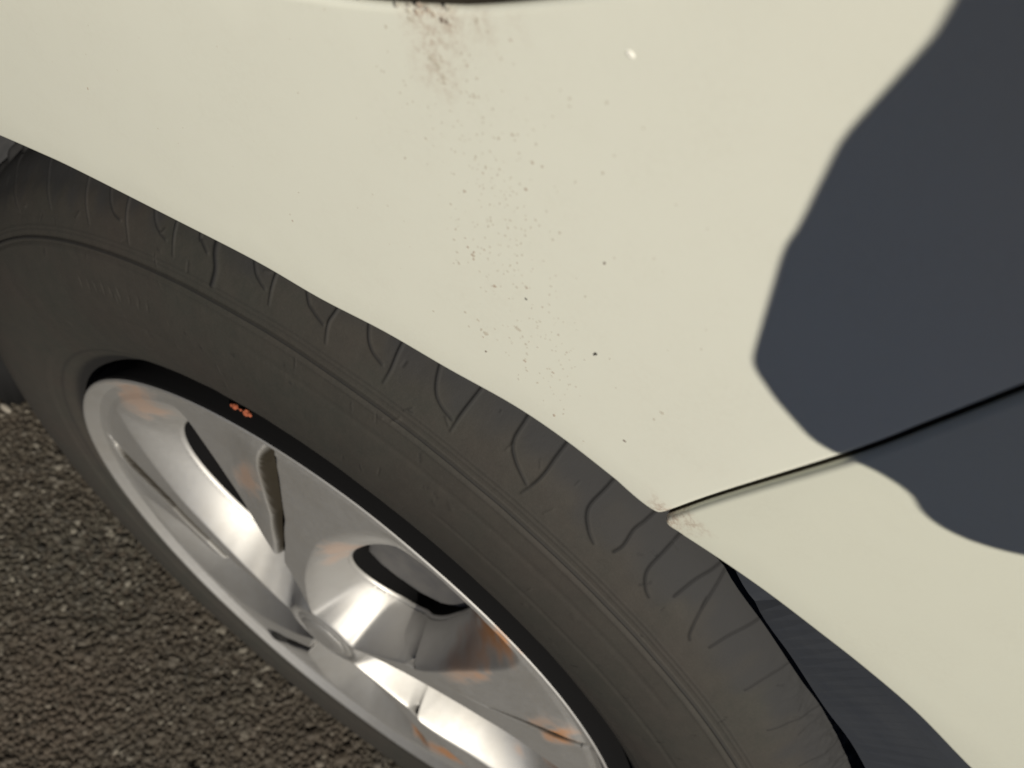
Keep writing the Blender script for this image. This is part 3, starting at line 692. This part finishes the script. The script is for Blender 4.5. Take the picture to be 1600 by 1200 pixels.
# ------------------------------------------------------------------ photographer's hand and phone, beside the lens (they cast the dark shadow)
e1 = Vector((.81366, .58135, 0)); e1 = Vector((0, 0, 1)).cross(SUN).normalized(); e2 = SUN.cross(e1)
def sp_(a, b_, t): return e1 * (a / 1000) + e2 * (b_ / 1000) + SUN * t
phone = bpy.data.objects.new('phone', None); COL.objects.link(phone)
tag(phone, 'black phone held up beside the car wing', 'phone')
Mp = Matrix((RIGHT, UP, BACK)).transposed().to_4x4(); Mp.translation = CAM + BACK * .006
bm = bmesh.new(); box_bm(bm, (.070, .030, 0), (.156, .072, .008)); bmesh.ops.bevel(bm, geom=bm.edges[:], offset=.003, segments=3, affect='EDGES')
for v_ in bm.verts: v_.co = Mp @ v_.co
bm_obj('case', bm, M_black, phone)
bm = bmesh.new(); box_bm(bm, (.070, .030, .0045), (.148, .066, .0006))
for v_ in bm.verts: v_.co = Mp @ v_.co
bm_obj('screen', bm, M_glass, phone)

person = bpy.data.objects.new('person', None); COL.objects.link(person)
tag(person, 'person in a dark sleeve holding a phone over the car wing', 'person')
M_skin = mat('skin', (.42, .25, .17), .5, 0)
M_sleeve = mat('dark_cloth', (.03, .035, .05), .9)
bm = bmesh.new()
def capsule(a, b_, ra, rb, n_=14):
    a, b_ = Vector(a), Vector(b_); L_ = (b_ - a).length; k_ = max(2, int(L_ / .0035))
    for i in range(k_ + 1):
        f = i / k_; r = ra + (rb - ra) * f
        vv = bmesh.ops.create_icosphere(bm, subdivisions=3, radius=r)['verts']; c_ = a.lerp(b_, f)
        for v_ in vv: v_.co += c_
T0 = .530
def q_(a, b_, dt=0): return sp_(a, b_, T0 + max(0, b_ - 300) * .0009 + dt)
capsule(q_(-44, 372), q_(-46.2, 352), .0120, .0124); capsule(q_(-46.2, 352), q_(-45, 343), .0124, .0117); capsule(q_(-45, 343), q_(-45, 327), .0117, .0115); capsule(q_(-45, 327), q_(-42, 307), .0115, .0103); capsule(q_(-42, 307), q_(-35.4, 281.8), .0107, .0097)
capsule(q_(-33, 372, .01), q_(-30, 320, .008), .0115, .0108); capsule(q_(-30, 320, .008), q_(-24, 269.5), .0108, .0092)
capsule(q_(-35, 281.5), q_(-30.3, 276.3), .0098, .0099); capsule(q_(-30.3, 276.3), q_(-24, 270), .0099, .0096); capsule(q_(-24, 271), q_(-6, 262.5), .0085, .0085)
capsule(q_(-18, 372, .014), q_(-13, 312, .01), .0115, .0105); capsule(q_(-13, 312, .01), q_(-5.2, 260.3), .0105, .0098)
capsule(q_(-4, 372, .02), q_(4, 320, .015), .011, .0095); capsule(q_(4, 320, .015), q_(10, 270, .005), .0095, .008)
capsule(q_(-42, 380, .01), q_(-6, 380, .02), .0135, .0135); capsule(q_(-40, 398, .01), q_(-8, 400, .02), .017, .017); capsule(q_(-36, 420, .0), q_(-14, 422, .01), .018, .018)
capsule(q_(-50, 400, .0), q_(-60, 384, .01), .011, .009)
SH_ = Vector((-.20, -.62, 1.06)); WR = q_(-30, 434, .0)
capsule(WR, WR + (SH_ - WR).normalized() * .10, .024, .026)
me = bpy.data.meshes.new('hand'); bm.to_mesh(me); bm.free()
hand = link('hand', me, M_skin, person)
rm = hand.modifiers.new('remesh', 'REMESH'); rm.mode = 'VOXEL'; rm.voxel_size = .0016; rm.use_smooth_shade = True
smd = hand.modifiers.new('smooth', 'SMOOTH'); smd.factor = .5; smd.iterations = 14
dg = bpy.context.evaluated_depsgraph_get(); ev = hand.evaluated_get(dg)
nm = bpy.data.meshes.new_from_object(ev); nm.name = 'hand'; hand.modifiers.clear(); hand.data = nm
bm = bmesh.new(); ring_prev = None
A_, B_ = WR + (SH_ - WR).normalized() * .07, SH_; ax = (B_ - A_).normalized(); s1 = ax.cross(SUN).normalized(); s2 = ax.cross(s1)
for i in range(24):
    f = i / 23; c_ = A_.lerp(B_, f); r = (.034 + .034 * f) * (1 + .04 * math.sin(i * 2.1))
    if i == 0: r = .031
    ring = [bm.verts.new(c_ + s1 * r * math.cos(a * 6.2832 / 28) * (1 + .03 * math.sin(a * 3 + i)) + s2 * r * math.sin(a * 6.2832 / 28)) for a in range(28)]
    if ring_prev:
        for a in range(28): bm.faces.new((ring_prev[a - 1], ring_prev[a], ring[a], ring[a - 1]))
    else: bm.faces.new(ring)
    ring_prev = ring
bm.faces.new(ring_prev[::-1])
bm_obj('sleeve', bm, M_sleeve, person)

# jacket, trousers and head of the photographer, standing behind the lens
bm = bmesh.new()
def tube(pts, n_=32):
    prev = None
    for (x, y, z, rx, ry) in pts:
        ring = [bm.verts.new((x + rx * math.cos(a * 6.2832 / n_), y + ry * math.sin(a * 6.2832 / n_), z)) for a in range(n_)]
        if prev:
            for a in range(n_): bm.faces.new((prev[a - 1], prev[a], ring[a], ring[a - 1]))
        else: bm.faces.new(ring[::-1])
        prev = ring
    bm.faces.new(prev)
BX, BY = -.36, -.66
tube([(BX, BY, .62, .19, .14), (BX, BY, .75, .20, .145), (BX, BY + .01, .95, .205, .15), (BX, BY + .03, 1.12, .22, .14), (BX, BY + .05, 1.2, .20, .12), (BX, BY + .07, 1.25, .12, .10), (BX, BY + .09, 1.30, .065, .065)])
bm_obj('jacket', bm, M_sleeve, person)
bm = bmesh.new()
for sx in (-1, 1): tube([(BX + .1 * sx, BY - .02, GZ + .04, .055, .07), (BX + .1 * sx, BY - .02, -.05, .065, .07), (BX + .1 * sx, BY - .03, .22, .075, .08), (BX + .09 * sx, BY - .01, .45, .095, .10), (BX + .085 * sx, BY, .66, .10, .13)], 24)
bm_obj('trousers', bm, M_sleeve, person)
bm = bmesh.new()
for sx in (-1, 1):
    vv = bmesh.ops.create_uvsphere(bm, u_segments=20, v_segments=12, radius=1)['verts']
    for v_ in vv: v_.co = Vector((v_.co.x * .05 + BX + .1 * sx, v_.co.y * .13 + BY + .04, max(v_.co.z, -.6) * .06 + GZ + .036))
bm_obj('shoe', bm, M_black, person)
bm = bmesh.new()
vv = bmesh.ops.create_uvsphere(bm, u_segments=32, v_segments=20, radius=1)['verts']
for v_ in vv:
    p = v_.co.copy(); v_.co = Vector((p.x * .078 * (1 - .18 * max(0, -p.z)), p.y * .098, p.z * .118)) + Vector((BX, BY + .13, 1.42))
nose = bmesh.ops.create_cone(bm, segments=10, radius1=.014, radius2=.006, depth=.04)['verts']
for v_ in nose: v_.co = Vector((v_.co.x, v_.co.z * .6 + .095, v_.co.y)) + Vector((BX, BY + .13, 1.41))
bm_obj('head', bm, M_skin, person)
bm = bmesh.new()
vv = bmesh.ops.create_uvsphere(bm, u_segments=32, v_segments=20, radius=1)['verts']
for v_ in vv:
    p = v_.co.copy(); v_.co = Vector((p.x * .086, p.y * .104 - .012, p.z * .122 + .012)) + Vector((BX, BY + .13, 1.42))
bmesh.ops.delete(bm, geom=[v_ for v_ in bm.verts if v_.co.y > BY + .19 and v_.co.z < 1.48], context='VERTS')
bm_obj('hair', bm, M_black, person)
